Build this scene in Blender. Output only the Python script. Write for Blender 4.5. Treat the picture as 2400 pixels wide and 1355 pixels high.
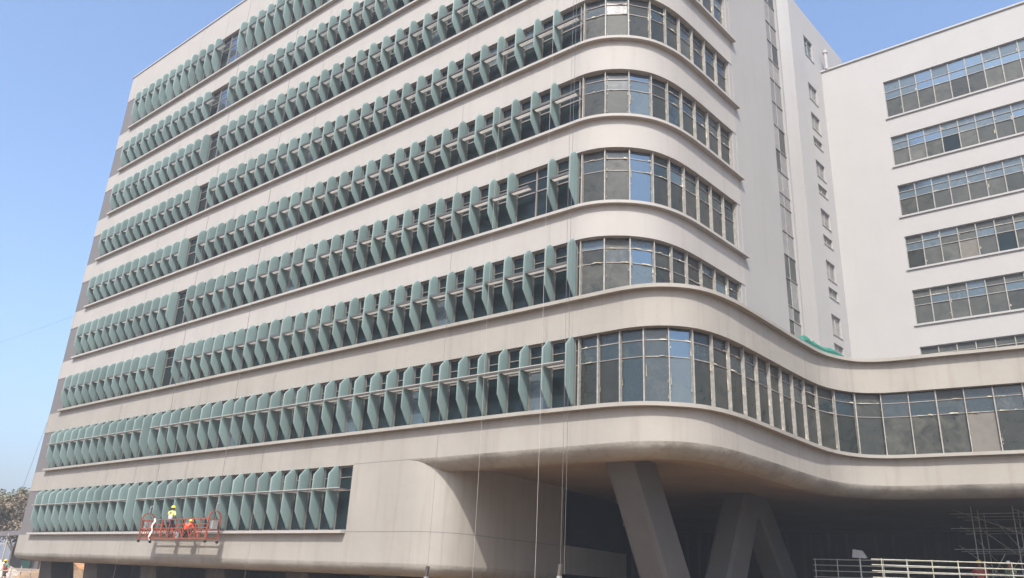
import bpy, math, random
from mathutils import Vector, Matrix
random.seed(7)
for o in list(bpy.data.objects): bpy.data.objects.remove(o)
SC = bpy.context.scene
COL = SC.collection
# ------------------------------------------------------------------ camera
CAMP = Vector((0.0, -25.124, 1.6))
CR = Vector((0.779469, 0.624777, 0.045628)); CU = Vector((0.186200, -0.300615, 0.935393)); CF = Vector((-0.598128, 0.720614, 0.350654))
FPX = 1867.56
cam = bpy.data.cameras.new('camera'); camo = bpy.data.objects.new('camera', cam); COL.objects.link(camo)
cam.sensor_width = 36.0; cam.lens = FPX / 2400 * 36; cam.clip_end = 3000; cam.clip_start = 0.1
camo.matrix_world = Matrix(((CR.x, CU.x, -CF.x, CAMP.x), (CR.y, CU.y, -CF.y, CAMP.y), (CR.z, CU.z, -CF.z, CAMP.z), (0, 0, 0, 1)))
SC.camera = camo
# ------------------------------------------------------------------ sky, sun, exposure
SUN = Vector((0.54, -1.0, 1.4)).normalized()          # towards the sun
world = bpy.data.worlds.new('World'); SC.world = world; world.use_nodes = True
wn = world.node_tree; wn.nodes.clear()
wo = wn.nodes.new('ShaderNodeOutputWorld'); wb = wn.nodes.new('ShaderNodeBackground'); ws = wn.nodes.new('ShaderNodeTexSky')
ws.sky_type = 'NISHITA'; ws.sun_disc = False
ws.sun_elevation = math.asin(SUN.z); ws.sun_rotation = math.atan2(SUN.x, SUN.y)
ws.altitude = 50; ws.air_density = 1.05; ws.dust_density = 4.4; ws.ozone_density = 4.5
wb.inputs['Strength'].default_value = 0.15
wn.links.new(ws.outputs[0], wb.inputs[0]); wn.links.new(wb.outputs[0], wo.inputs[0])
sl = bpy.data.lights.new('sun', 'SUN'); sl.energy = 3.2; sl.angle = math.radians(0.6); sl.color = (1.0, 0.945, 0.88)
so = bpy.data.objects.new('sun', sl); COL.objects.link(so); so.rotation_euler = SUN.to_track_quat('Z', 'Y').to_euler(); so.location = (30, -60, 80)
SC.view_settings.view_transform = 'Standard'; SC.view_settings.look = 'None'
SC.view_settings.exposure = 1.12; SC.view_settings.gamma = 1.0
SC.render.engine = 'CYCLES'

def pix(p):
    d = Vector(p) - CAMP; w = d.dot(CF)
    if w < 0.1: return None
    return (1200 + FPX * d.dot(CR) / w, 677.5 - FPX * d.dot(CU) / w, w)

# ------------------------------------------------------------------ materials
def nt(name):
    m = bpy.data.materials.new(name); m.use_nodes = True
    t = m.node_tree; b = t.nodes['Principled BSDF']
    return m, t, b
def plain(name, c, rough=0.6, metal=0.0, var=0.12, scale=3.0, spec=0.5):
    m, t, b = nt(name)
    b.inputs['Roughness'].default_value = rough; b.inputs['Metallic'].default_value = metal; b.inputs['Specular IOR Level'].default_value = spec
    g = t.nodes.new('ShaderNodeNewGeometry'); n = t.nodes.new('ShaderNodeTexNoise'); n.inputs['Scale'].default_value = scale; n.inputs['Detail'].default_value = 5
    r = t.nodes.new('ShaderNodeMapRange'); r.inputs['From Min'].default_value = 0.3; r.inputs['From Max'].default_value = 0.7
    r.inputs['To Min'].default_value = 1 - var; r.inputs['To Max'].default_value = 1 + var * 0.5
    mx = t.nodes.new('ShaderNodeMix'); mx.data_type = 'RGBA'; mx.blend_type = 'MULTIPLY'; mx.inputs[0].default_value = 1
    mx.inputs[6].default_value = (*c, 1)
    t.links.new(g.outputs['Position'], n.inputs['Vector']); t.links.new(n.outputs[0], r.inputs[0]); t.links.new(r.outputs[0], mx.inputs[7]); t.links.new(mx.outputs[2], b.inputs['Base Color'])
    return m
def paint(name, c, streak=0.10, blotch=0.10, rough=0.75, bump=0.12, dirt=(0.17, 0.145, 0.115), objvar=0.0):
    """weathered wall paint: large blotches, thin vertical run-off streaks, fine trowel relief"""
    m, t, b = nt(name); N = t.nodes; L = t.links
    b.inputs['Roughness'].default_value = rough; b.inputs['Specular IOR Level'].default_value = 0.3
    g = N.new('ShaderNodeNewGeometry')
    def noise(sc, scale, detail=6, rough_=0.55):
        mp = N.new('ShaderNodeVectorMath'); mp.operation = 'MULTIPLY'; mp.inputs[1].default_value = sc
        L.new(g.outputs['Position'], mp.inputs[0]); n = N.new('ShaderNodeTexNoise'); n.inputs['Scale'].default_value = scale; n.inputs['Detail'].default_value = detail; n.inputs['Roughness'].default_value = rough_
        L.new(mp.outputs[0], n.inputs['Vector']); return n.outputs[0]
    def rng(src, a, b_, c0, c1):
        r = N.new('ShaderNodeMapRange'); r.inputs['From Min'].default_value = a; r.inputs['From Max'].default_value = b_; r.inputs['To Min'].default_value = c0; r.inputs['To Max'].default_value = c1
        L.new(src, r.inputs[0]); return r.outputs[0]
    def mix(fac, A, B, mode='MIX'):
        x = N.new('ShaderNodeMix'); x.data_type = 'RGBA'; x.blend_type = mode
        for i, v in ((0, fac), (6, A), (7, B)):
            if hasattr(v, 'default_value'): L.new(v, x.inputs[i])
            elif isinstance(v, (int, float)): x.inputs[i].default_value = v
            else: x.inputs[i].default_value = (*v, 1)
        return x.outputs[2]
    col = mix(rng(noise((1, 1, 1), 0.35), 0.35, 0.68, 0, 1), tuple(v * (1 - blotch) for v in c), c)
    col = mix(rng(noise((1, 1, 0.07), 2.4, 8, 0.6), 0.52, 0.8, 0, streak * 3), col, dirt)
    col = mix(rng(noise((1, 1, 1), 9.0, 6, 0.65), 0.58, 0.8, 0, streak), col, dirt)
    if objvar:
        oi = N.new('ShaderNodeObjectInfo'); col = mix(1.0, col, rng(oi.outputs['Random'], 0, 1, 1 - objvar, 1 + objvar * .4), 'MULTIPLY')
    L.new(col, b.inputs['Base Color'])
    bp = N.new('ShaderNodeBump'); bp.inputs['Strength'].default_value = bump; bp.inputs['Distance'].default_value = 0.05
    L.new(noise((1, 1, 1), 2.2, 8, 0.6), bp.inputs['Height']); L.new(bp.outputs[0], b.inputs['Normal'])
    return m
def glassy(name, dark, dust, amount, rough, metal=0.0, spec=0.5, scratch=0.0, scale=1.2):
    """opaque window pane: tinted glass or glass under dusty protective film, varied per pane"""
    m, t, b = nt(name); N = t.nodes; L = t.links
    b.inputs['Metallic'].default_value = metal; b.inputs['Specular IOR Level'].default_value = spec
    g = N.new('ShaderNodeNewGeometry'); oi = N.new('ShaderNodeObjectInfo')
    n = N.new('ShaderNodeTexNoise'); n.inputs['Scale'].default_value = scale; n.inputs['Detail'].default_value = 9; n.inputs['Roughness'].default_value = 0.68; n.inputs['Distortion'].default_value = 0.8
    ad = N.new('ShaderNodeVectorMath'); ad.operation = 'ADD'; L.new(g.outputs['Position'], ad.inputs[0])
    cb = N.new('ShaderNodeCombineXYZ'); ml = N.new('ShaderNodeMath'); ml.operation = 'MULTIPLY'; ml.inputs[1].default_value = 40; L.new(oi.outputs['Random'], ml.inputs[0]); L.new(ml.outputs[0], cb.inputs[0]); L.new(cb.outputs[0], ad.inputs[1]); L.new(ad.outputs[0], n.inputs['Vector'])
    r = N.new('ShaderNodeMapRange'); r.inputs['From Min'].default_value = 0.32; r.inputs['From Max'].default_value = 0.72; r.inputs['To Min'].default_value = 0.0; r.inputs['To Max'].default_value = 1.0; L.new(n.outputs[0], r.inputs[0])
    rr = N.new('ShaderNodeMapRange'); rr.inputs['To Min'].default_value = amount * 0.15; rr.inputs['To Max'].default_value = amount; L.new(oi.outputs['Random'], rr.inputs[0])
    mu = N.new('ShaderNodeMath'); mu.operation = 'MULTIPLY'; L.new(r.outputs[0], mu.inputs[0]); L.new(rr.outputs[0], mu.inputs[1])
    fac = mu.outputs[0]
    if scratch:
        w = N.new('ShaderNodeTexNoise'); w.inputs['Scale'].default_value = 5; w.inputs['Detail'].default_value = 3; w.inputs['Distortion'].default_value = 3.5
        L.new(ad.outputs[0], w.inputs['Vector'])
        w2 = N.new('ShaderNodeMath'); w2.operation = 'SUBTRACT'; w2.inputs[1].default_value = 0.5; L.new(w.outputs[0], w2.inputs[0])
        w3 = N.new('ShaderNodeMath'); w3.operation = 'ABSOLUTE'; L.new(w2.outputs[0], w3.inputs[0])
        w4 = N.new('ShaderNodeMapRange'); w4.inputs['From Min'].default_value = 0.0; w4.inputs['From Max'].default_value = 0.012; w4.inputs['To Min'].default_value = scratch; w4.inputs['To Max'].default_value = 0; L.new(w3.outputs[0], w4.inputs[0])
        s = N.new('ShaderNodeMath'); s.operation = 'ADD'; s.use_clamp = True; L.new(fac, s.inputs[0]); L.new(w4.outputs[0], s.inputs[1]); fac = s.outputs[0]
    x = N.new('ShaderNodeMix'); x.data_type = 'RGBA'; x.inputs[6].default_value = (*dark, 1); x.inputs[7].default_value = (*dust, 1); L.new(fac, x.inputs[0]); L.new(x.outputs[2], b.inputs['Base Color'])
    q = N.new('ShaderNodeMapRange'); q.inputs['To Min'].default_value = rough; q.inputs['To Max'].default_value = min(1, rough + 0.45); L.new(fac, q.inputs[0]); L.new(q.outputs[0], b.inputs['Roughness'])
    return m

M = {}
M['wall'] = paint('warm_white_paint', (0.312, 0.296, 0.275), streak=0.07, blotch=0.06)
M['lowwall'] = paint('weathered_cream_paint', (0.272, 0.256, 0.226), streak=0.18, blotch=0.12, bump=0.2)
M['lip'] = paint('rough_stained_plaster', (0.27, 0.255, 0.222), streak=0.3, blotch=0.3, bump=1.0)
M['return'] = paint('off_white_paint', (0.278, 0.272, 0.26), streak=0.05, blotch=0.06)
M['white'] = paint('bright_white_paint', (0.315, 0.308, 0.298), streak=0.025, blotch=0.04)
M['greypaint'] = paint('grey_panel_paint', (0.125, 0.12, 0.12), streak=0.04, blotch=0.06)
M['soffit'] = paint('raw_plaster', (0.25, 0.20, 0.155), streak=0.15, blotch=0.2, bump=0.25)
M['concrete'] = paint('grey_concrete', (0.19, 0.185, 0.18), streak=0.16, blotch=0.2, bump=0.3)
M['darkconc'] = paint('unlit_rough_concrete', (0.03, 0.029, 0.027), streak=0.16, blotch=0.3, bump=0.3)  # near-black: the undercroft's deep shade is put into the colour
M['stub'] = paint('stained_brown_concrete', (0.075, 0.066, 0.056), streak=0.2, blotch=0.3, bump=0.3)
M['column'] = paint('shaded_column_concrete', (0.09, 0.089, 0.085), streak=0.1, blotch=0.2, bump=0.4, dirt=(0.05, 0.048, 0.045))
M['coping'] = plain('grey_coping', (0.36, 0.35, 0.35), 0.6)
M['groove'] = plain('joint_shadow_gap', (0.16, 0.145, 0.135), 0.9)
M['fin'] = paint('teal_sun_fin_paint', (0.165, 0.232, 0.222), streak=0.05, blotch=0.07, rough=0.55, bump=0.03, dirt=(0.12, 0.165, 0.155), objvar=0.16)
M['beam'] = plain('shelf_beam_metal', (0.07, 0.067, 0.062), 0.5)
M['slat'] = plain('shelf_slat_metal', (0.31, 0.295, 0.265), 0.5)
M['mullion'] = plain('brown_grey_mullion', (0.20, 0.175, 0.155), 0.5, 0.2)
M['mullight'] = plain('pale_aluminium_mullion', (0.25, 0.24, 0.215), 0.6, 0.0, var=0.3, scale=6)
M['bay'] = glassy('dark_teal_glass', (0.006, 0.013, 0.015), (0.07, 0.085, 0.085), 0.2, 0.08, spec=0.22)
M['film'] = glassy('film_covered_glass', (0.015, 0.018, 0.016), (0.074, 0.075, 0.062), 1.0, 0.25, spec=0.35, scratch=0.7, scale=1.8)
M['tealfilm'] = glassy('teal_tinted_glass', (0.012, 0.023, 0.027), (0.09, 0.10, 0.092), 0.55, 0.14, spec=0.6, scratch=0.4, scale=1.8)
M['clean'] = glassy('reflective_blue_glass', (0.15, 0.21, 0.26), (0.11, 0.13, 0.13), 0.35, 0.05, metal=0.8)
M['semiclean'] = glassy('half_clean_blue_glass', (0.075, 0.11, 0.135), (0.12, 0.13, 0.12), 0.6, 0.2, metal=0.2, spec=0.5)
M['dustfilm'] = glassy('thick_dusty_film', (0.044, 0.049, 0.047), (0.135, 0.137, 0.122), 0.85, 0.4, spec=0.15, scratch=0.5)
M['paledust'] = glassy('pale_dusty_glass', (0.16, 0.158, 0.155), (0.30, 0.29, 0.275), 0.9, 0.5, spec=0.15, scratch=0.4, scale=2.0)
M['dark'] = plain('dark_filler', (0.012, 0.012, 0.011), 0.9)
M['board'] = plain('tan_board', (0.125, 0.115, 0.10), 0.8)
M['scrap'] = plain('torn_protective_film', (0.42, 0.385, 0.30), 0.85, var=0.5, spec=0.1)
M['soil'] = None
M['rope'] = plain('pale_rope', (0.34, 0.32, 0.28), 0.8)
M['wirerope'] = plain('dark_steel_wire_rope', (0.12, 0.11, 0.10), 0.6)
M['orange'] = plain('orange_steel_paint', (0.27, 0.062, 0.028), 0.6, var=0.5, scale=8)
M['steel'] = plain('galvanised_steel', (0.42, 0.42, 0.40), 0.4, 0.6)
M['railpaint'] = plain('pale_scaffold_tube', (0.30, 0.285, 0.22), 0.6, 0.0, var=0.3, scale=5)
M['black'] = plain('black_rubber', (0.02, 0.02, 0.02), 0.8)
M['skin'] = plain('brown_skin', (0.16, 0.085, 0.05), 0.6)
M['hair'] = plain('black_hair', (0.012, 0.010, 0.009), 0.7)
M['helmet'] = plain('yellow_helmet', (0.75, 0.46, 0.01), 0.35)
M['hivis'] = plain('orange_vest', (0.85, 0.085, 0.02), 0.7)
M['limevest'] = plain('yellow_green_vest', (0.55, 0.62, 0.14), 0.7)
M['greycloth'] = plain('grey_cloth', (0.36, 0.36, 0.37), 0.9)
M['darkcloth'] = plain('dark_cloth', (0.035, 0.035, 0.045), 0.9)
M['redcloth'] = plain('dark_red_cloth', (0.30, 0.025, 0.03), 0.9)
M['whitecloth'] = plain('white_cloth', (0.65, 0.63, 0.6), 0.9)
M['greencloth'] = plain('green_cloth', (0.10, 0.22, 0.16), 0.9)
M['net'] = plain('green_debris_net', (0.008, 0.12, 0.085), 0.8, var=0.4, scale=4)
M['leaf'] = plain('dusty_green_leaf', (0.115, 0.125, 0.055), 0.7, var=0.5, scale=0.8)
M['leafdry'] = plain('dry_brown_leaf', (0.16, 0.125, 0.08), 0.8, var=0.5, scale=0.8)
M['bark'] = plain('grey_brown_bark', (0.12, 0.09, 0.07), 0.9)
M['tin'] = plain('rusty_tin_roof', (0.10, 0.085, 0.08), 0.7, var=0.3)
M['timber'] = plain('weathered_timber', (0.36, 0.29, 0.22), 0.8)
M['rubble'] = plain('pale_rubble', (0.46, 0.40, 0.33), 0.95, var=0.5, scale=1.5)
M['wood'] = plain('formwork_ply', (0.25, 0.15, 0.08), 0.8)
def soil():
    m, t, b = nt('laterite_soil'); N = t.nodes; L = t.links
    g = N.new('ShaderNodeNewGeometry'); b.inputs['Roughness'].default_value = 0.95
    n = N.new('ShaderNodeTexNoise'); n.inputs['Scale'].default_value = 0.25; n.inputs['Detail'].default_value = 9
    r = N.new('ShaderNodeValToRGB'); e = r.color_ramp.elements
    e[0].position = 0.32; e[0].color = (0.15, 0.095, 0.052, 1); e[1].position = 0.68; e[1].color = (0.26, 0.175, 0.10, 1)
    L.new(g.outputs['Position'], n.inputs['Vector']); L.new(n.outputs[0], r.inputs[0]); L.new(r.outputs[0], b.inputs['Base Color'])
    n2 = N.new('ShaderNodeTexNoise'); n2.inputs['Scale'].default_value = 2.5; n2.inputs['Detail'].default_value = 8; L.new(g.outputs['Position'], n2.inputs['Vector'])
    bp = N.new('ShaderNodeBump'); bp.inputs['Strength'].default_value = 0.8; bp.inputs['Distance'].default_value = 0.2; L.new(n2.outputs[0], bp.inputs['Height']); L.new(bp.outputs[0], b.inputs['Normal'])
    return m
M['soil'] = soil(); M['orangesoil'] = plain('orange_laterite', (0.42, 0.19, 0.075), 0.95, var=0.5, scale=1.2)

# ------------------------------------------------------------------ mesh helpers
class MB:
    def __init__(s): s.v = []; s.f = []; s.sm = []
    def add(s, vs, fs, smooth=False):
        b = len(s.v); s.v += [tuple(p) for p in vs]
        for f in fs: s.f.append(tuple(i + b for i in f)); s.sm.append(smooth)
        return s
    def box(s, x0, x1, y0, y1, z0, z1):
        return s.add([(x, y, z) for z in (z0, z1) for y in (y0, y1) for x in (x0, x1)], [(0, 2, 3, 1), (4, 5, 7, 6), (0, 1, 5, 4), (2, 6, 7, 3), (0, 4, 6, 2), (1, 3, 7, 5)])
    def hexa(s, lo, hi):      # two quads (lists of 4 points, ccw seen from outside 'hi')
        return s.add(list(lo) + list(hi), [(3, 2, 1, 0), (4, 5, 6, 7), (0, 1, 5, 4), (1, 2, 6, 5), (2, 3, 7, 6), (3, 0, 4, 7)])
    def tube(s, a, b, r, n=8, r2=None):
        a = Vector(a); b = Vector(b); d = (b - a); q = d.to_track_quat('Z', 'Y'); r2 = r if r2 is None else r2
        A = []; B = []
        for i in range(n):
            t = 2 * math.pi * i / n; u = q @ Vector((math.cos(t), math.sin(t), 0)); A.append(a + u * r); B.append(b + u * r2)
        s.add(A + B, [(i, (i + 1) % n, n + (i + 1) % n, n + i) for i in range(n)], True)
        s.add(A, [tuple(range(n - 1, -1, -1))]); s.add(B, [tuple(range(n))]); return s
    def bar(s, a, b, w, h=None):   # square bar
        h = w if h is None else h
        a = Vector(a); b = Vector(b); q = (b - a).to_track_quat('Z', 'Y'); u = q @ Vector((w / 2, 0, 0)); v = q @ Vector((0, h / 2, 0))
        c = [-u - v, u - v, u + v, -u + v]
        return s.hexa([a + k for k in c], [b + k for k in c])
    def ball(s, c, rx, ry, rz, n=12, m=7, top=False):
        vs = []; fs = []
        for j in range(m + 1):
            ph = (math.pi / 2 if top else math.pi) * j / m
            for i in range(n):
                t = 2 * math.pi * i / n; vs.append((c[0] + rx * math.sin(ph) * math.cos(t), c[1] + ry * math.sin(ph) * math.sin(t), c[2] + rz * math.cos(ph)))
        for j in range(m):
            for i in range(n): fs.append((j * n + i, (j + 1) * n + i, (j + 1) * n + (i + 1) % n, j * n + (i + 1) % n))
        return s.add(vs, fs, True)
    def mesh(s, name):
        me = bpy.data.meshes.new(name); me.from_pydata(s.v, [], s.f); me.polygons.foreach_set('use_smooth', s.sm); me.update(); return me
    def build(s, name, m, parent=None, loc=None, rotz=0):
        me = s.mesh(name); me.materials.append(m if not isinstance(m, str) else M[m]); return link(name, me, parent, loc, rotz)
def link(name, me, parent=None, loc=None, rotz=0):
    o = bpy.data.objects.new(name, me); COL.objects.link(o)
    if parent: o.parent = parent
    if loc: o.location = loc
    if rotz: o.rotation_euler.z = rotz
    return o
def empty(name, loc=(0, 0, 0), rotz=0):
    o = bpy.data.objects.new(name, None); COL.objects.link(o); o.location = loc; o.rotation_euler.z = rotz; o.empty_display_size = 0.3; return o
def tag(o, label, cat, group=None):
    o['label'] = label; o['category'] = cat
    if group: o['group'] = group
    return o
def struct(o): o['kind'] = 'structure'; return o
def stuff(o): o['kind'] = 'stuff'; return o

# ------------------------------------------------------------------ plan paths (outward = right-hand side of travel turned to the street)
def crom(pts, step=0.22):
    P = [Vector(p) for p in pts]; out = []
    for i in range(len(P) - 1):
        a = P[i - 1] if i else P[i] * 2 - P[i + 1]; b = P[i]; c = P[i + 1]; d = P[i + 2] if i + 2 < len(P) else P[i + 1] * 2 - P[i]
        n = max(1, int((c - b).length / step))
        for k in range(n):
            t = k / n
            out.append(0.5 * ((2 * b) + (c - a) * t + (2 * a - 5 * b + 4 * c - d) * t * t + (3 * b - a - 3 * c + d) * t ** 3))
    out.append(P[-1]); return out
def normals(P):
    N = []
    for i in range(len(P)):
        d = (P[min(i + 1, len(P) - 1)] - P[max(i - 1, 0)]); d.normalize(); N.append(Vector((d.y, -d.x)))
    return N
def offset(P, o): return [p + n * o for p, n in zip(P, normals(P))]
def arclen(P):
    s = [0]
    for i in range(1, len(P)): s.append(s[-1] + (P[i] - P[i - 1]).length)
    return s
def at_s(P, S, s):
    s = max(0, min(S[-1], s))
    for i in range(1, len(P)):
        if s <= S[i] + 1e-9:
            t = (s - S[i - 1]) / max(1e-9, S[i] - S[i - 1]); return P[i - 1].lerp(P[i], t)
    return P[-1]
def nearest_s(P, S, q):
    best = (1e9, 0)
    for i in range(1, len(P)):
        d = P[i] - P[i - 1]; t = max(0, min(1, (Vector(q) - P[i - 1]).dot(d) / max(1e-9, d.length_squared))); r = (P[i - 1] + d * t - Vector(q)).length
        if r < best[0]: best = (r, S[i - 1] + t * d.length)
    return best[1]
def band(mb, P, z0, z1, out=0.0, inn=0.35):
    """solid strip along a plan path; z0/z1 numbers or functions of the plan point; smooth along its length"""
    O = offset(P, out); I = offset(P, -inn); n = len(P)
    f0 = (lambda p: z0) if not callable(z0) else z0; f1 = (lambda p: z1) if not callable(z1) else z1
    a = [(O[i].x, O[i].y, f0(P[i])) for i in range(n)]; b = [(O[i].x, O[i].y, f1(P[i])) for i in range(n)]
    c = [(I[i].x, I[i].y, f1(P[i])) for i in range(n)]; d = [(I[i].x, I[i].y, f0(P[i])) for i in range(n)]
    for u, w in ((a, b), (b, c), (c, d), (d, a)):
        mb.add(u + w, [(i, i + 1, n + i + 1, n + i) for i in range(n - 1)], True)
    mb.add([a[0], b[0], c[0], d[0]], [(0, 1, 2, 3)]); mb.add([a[-1], b[-1], c[-1], d[-1]], [(3, 2, 1, 0)])
    return mb
def sweep(mb, P, prof, lump=0.0):
    """profile = list of (inset, z), swept along the path"""
    n = len(P); Sx = arclen(P)
    wob = [lump * (math.sin(s * 2.1) * .5 + math.sin(s * 5.3 + 1.3) * .3 + math.sin(s * 11.7 + .4) * .25) for s in Sx]
    rows = [[(q.x, q.y, z + wob[a] * min(1, j * .5) * (1 if j < len(prof) - 2 else 0)) for a, q in enumerate(offset(P, -i))] for j, (i, z) in enumerate(prof)]; vs = [v for r in rows for v in r]
    fs = [(j * n + i, j * n + i + 1, (j + 1) * n + i + 1, (j + 1) * n + i) for j in range(len(rows) - 1) for i in range(n - 1)]
    return mb.add(vs, [f[::-1] for f in fs], True)

ARC = [Vector((-66.98 - 0.25 * math.sin(t), 0.25 - 0.25 * math.cos(t))) for t in [math.pi / 2 * (1 - k / 8) for k in range(9)]]
LEFT = [Vector((-67.23, 14.0)), Vector((-67.23, 4.0)), Vector((-67.23, 1.2))] + ARC
U_CURVE = crom([(-17.4, 0), (-16.9, .06), (-16.2, .30), (-15.38, .86), (-14.75, 1.62), (-14.38, 2.5), (-14.16, 3.5), (-14.02, 4.9), (-13.92, 6.4), (-13.78, 8.55)])
L_CURVE = crom([(-15.9, 0), (-15.1, .03), (-14.3, .20), (-13.6, .57), (-13.1, 1.05), (-12.75, 1.65), (-12.5, 2.5), (-12.3, 4.0), (-12.17, 7.0), (-12.1, 9.0), (-11.97, 11.2), (-11.78, 12.4), (-11.4, 13.4), (-10.8, 14.25), (-9.9, 14.78), (-8.8, 15.0), (-7.85, 15.08), (-6.0, 15.3), (-4.2, 15.5), (0, 16.0), (14, 17.7)])
G_CURVE = crom([(-26.3, 0), (-25.6, .07), (-24.95, .33), (-24.42, .85), (-24.16, 1.6), (-24.08, 2.5), (-24.1, 4.3), (-24.3, 9.15)])
FAC = lambda x0, x1, n=12: [Vector((x0 + (x1 - x0) * k / n, 0)) for k in range(n + 1)]
PU = LEFT[:-1] + FAC(-66.98, -17.5) + U_CURVE
PL = LEFT[:-1] + FAC(-66.98, -16.0) + L_CURVE
PG = LEFT[:-1] + FAC(-66.98, -26.4) + G_CURVE
PU_R = FAC(-66.98, -17.5) + U_CURVE

S = [3.60, 8.11, 12.57, 16.75, 20.94, 25.05, 29.17, 33.29, 37.51]
HD = [6.72, 11.10, 15.35, 19.52, 23.52, 27.68, 31.90, 36.08, 41.00]
ROOF = 43.62
def s2(p):   # the podium sill drops a little around the corner
    t = max(0, min(1, (p.x + 17.4) / 3.9)) if p.y < 2 else 1.0
    if p.x < -17.4: t = 0
    return 8.11 - 0.14 * t

# ================================================================== the setting
gm = MB(); gs = 8
gm.add([(-900, -300, 0), (500, -300, 0), (500, 900, 0), (-900, 900, 0)], [(0, 1, 2, 3)])
struct(gm.build('ground', 'soil'))
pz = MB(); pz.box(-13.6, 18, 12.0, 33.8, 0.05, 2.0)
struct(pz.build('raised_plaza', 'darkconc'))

# ================================================================== main building
B = empty('office_building', (-40, 0, 0)); OFF = Vector((-40, 0, 0))
tag(B, 'long white office block with rows of teal sun fins and a rounded glazed corner', 'building')
def bp_(mb, name, m, parent=None):
    """build a part whose vertices are in world coordinates, under the building's empty"""
    o = mb.build(name, m); o.parent = parent or B; o.matrix_parent_inverse = Matrix.Translation(-OFF) if not parent else Matrix.Identity(4)
    return o
def under(o, thing):
    o.parent = thing; o.matrix_parent_inverse = Matrix.Translation(thing.location).inverted(); return o

# spandrels of the upper floors
for k in range(3, 9):
    mb = MB(); band(mb, PU, HD[k - 1], S[k]); bp_(mb, 'spandrel', 'wall')
mb = MB(); band(mb, PU, HD[8], ROOF); bp_(mb, 'parapet', 'wall')
mb = MB(); band(mb, PU, ROOF, ROOF + .10, .07, .42); bp_(mb, 'coping', 'coping')
# podium spandrel between second and third floors, runs on round the whole wing
mb = MB(); band(mb, PL, HD[1], S[2]); bp_(mb, 'podium_spandrel', 'lowwall')
# spandrel under the second row: plain down to the ground-floor head on the left, down to the lip on the right
PLL = [p for p in PL if p.x <= -25.4 and p.y < 14.1] + [Vector((-25.4, 0))]
PLR = [Vector((-25.4, 0)), Vector((-24.5, 0)), Vector((-22, 0)), Vector((-19, 0))] + [p for p in PL if p.x > -18.5]
mb = MB(); band(mb, PLL, HD[0], s2); bp_(mb, 'spandrel', 'lowwall')
mb = MB(); band(mb, PLR, 6.76, s2, 0, .30); bp_(mb, 'spandrel', 'lowwall')
PLIP = crom([(-25.9, 0), (-25.4, 0), (-24.5, 0), (-22, 0), (-19, 0), (-17, 0)], .5)[:-1] + [p for p in PL if p.x > -16.95]
mb = MB(); sweep(mb, PLIP, [(0, 6.76), (.018, 6.69), (.06, 6.60), (.13, 6.50), (.225, 6.41), (.355, 6.32), (.51, 6.255), (.68, 6.225)], .05); bp_(mb, 'soffit_lip', 'lip')
mb = MB(); sweep(mb, PLIP, [(.68, 6.225), (1.4, 6.31), (2.2, 6.42), (2.9, 6.52)]); bp_(mb, 'soffit_edge', 'soffit')
mb = MB(); inner = offset(PLIP, -2.88)
poly = [(p.x, p.y, 6.52) for p in inner] + [(16, 42, 6.52), (-40, 42, 6.52), (-40, 2.9, 6.52)]
mb.add(poly, [tuple(range(len(poly)))]); bp_(mb, 'soffit', 'soffit')
# podium roof terrace
mb = MB(); tp = [(p.x, p.y, 12.42) for p in offset(PLR, -.2)] + [(14, 33, 12.42), (-25, 33, 12.42)]
mb.add(tp, [tuple(range(len(tp)))]); bp_(mb, 'terrace_floor', 'concrete')
# ground-floor block: base with rounded underside, pier wall, window jambs
mb = MB(); band(mb, PG, 2.36, S[0], 0, .35); bp_(mb, 'base_wall', 'lowwall')
mb = MB(); sweep(mb, PG, [(0, 2.36), (.012, 2.26), (.05, 2.16), (.12, 2.06), (.22, 1.98), (.36, 1.91), (.55, 1.865), (.8, 1.85), (1.2, 1.85)], .02); bp_(mb, 'base_lip', 'lip')
mb = MB(); mb.add([(-66.4, 1.1, 1.86), (-25.3, 1.1, 1.86), (-25.4, 15, 1.86), (-66.4, 15, 1.86)], [(3, 2, 1, 0)]); bp_(mb, 'base_soffit', 'soffit')
PGP = [Vector((-30.12, 0)), Vector((-29, 0)), Vector((-27.5, 0))] + [p for p in PG if p.x > -26.45 and p.x > -30]
mb = MB(); band(mb, PGP, S[0], 6.72, 0, .35); bp_(mb, 'pier_wall', 'lowwall')
mb = MB(); band(mb, [p for p in PGP if p.y > .02], 6.72, 6.9, 0, .35); bp_(mb, 'pier_wall_top', 'lowwall')
mb = MB(); band(mb, crom([(-24.3, 9.15), (-24.75, 12.5), (-25.5, 17.2)]), 2.36, 3.72, 0, .35); bp_(mb, 'lobby_sill_wall', 'lowwall')
mb = MB(); mb.hexa([(-24.62, 9.17, 3.72), (-24.55, 9.17, 3.72), (-25.7, 17.2, 3.72), (-25.8, 17.2, 3.72)], [(-24.62, 9.17, 6.6), (-24.55, 9.17, 6.6), (-25.7, 17.2, 6.6), (-25.8, 17.2, 6.6)]); bp_(mb, 'lobby_glass', 'bay')
for (x0, x1, z) in ((-30.1, -25.45, 6.76),):
    mb = MB(); mb.box(x0, x1, -.004, .01, z - .014, z + .014); bp_(mb, 'joint', 'groove')
mb = MB(); band(mb, PGP, 3.655, 3.685, .004, .01); bp_(mb, 'joint', 'groove')
for z in S[3:9:1]:
    mb = MB(); band(mb, [Vector((-13.77, 8.8)), Vector((-13.49, 13.2))], z + .0, z + .03, .004, .01)
    if z in (16.75, 25.05, 33.29): bp_(mb, 'joint', 'groove')
# grey end panels between the bands
for k in range(9):
    P = LEFT[:-1] + [Vector((-66.98, 0)), Vector((-64.82, 0))]
    mb = MB(); band(mb, P, S[k] if k != 1 else 8.11, HD[k], -.03, .3); bp_(mb, 'end_panel', 'greypaint')
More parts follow.
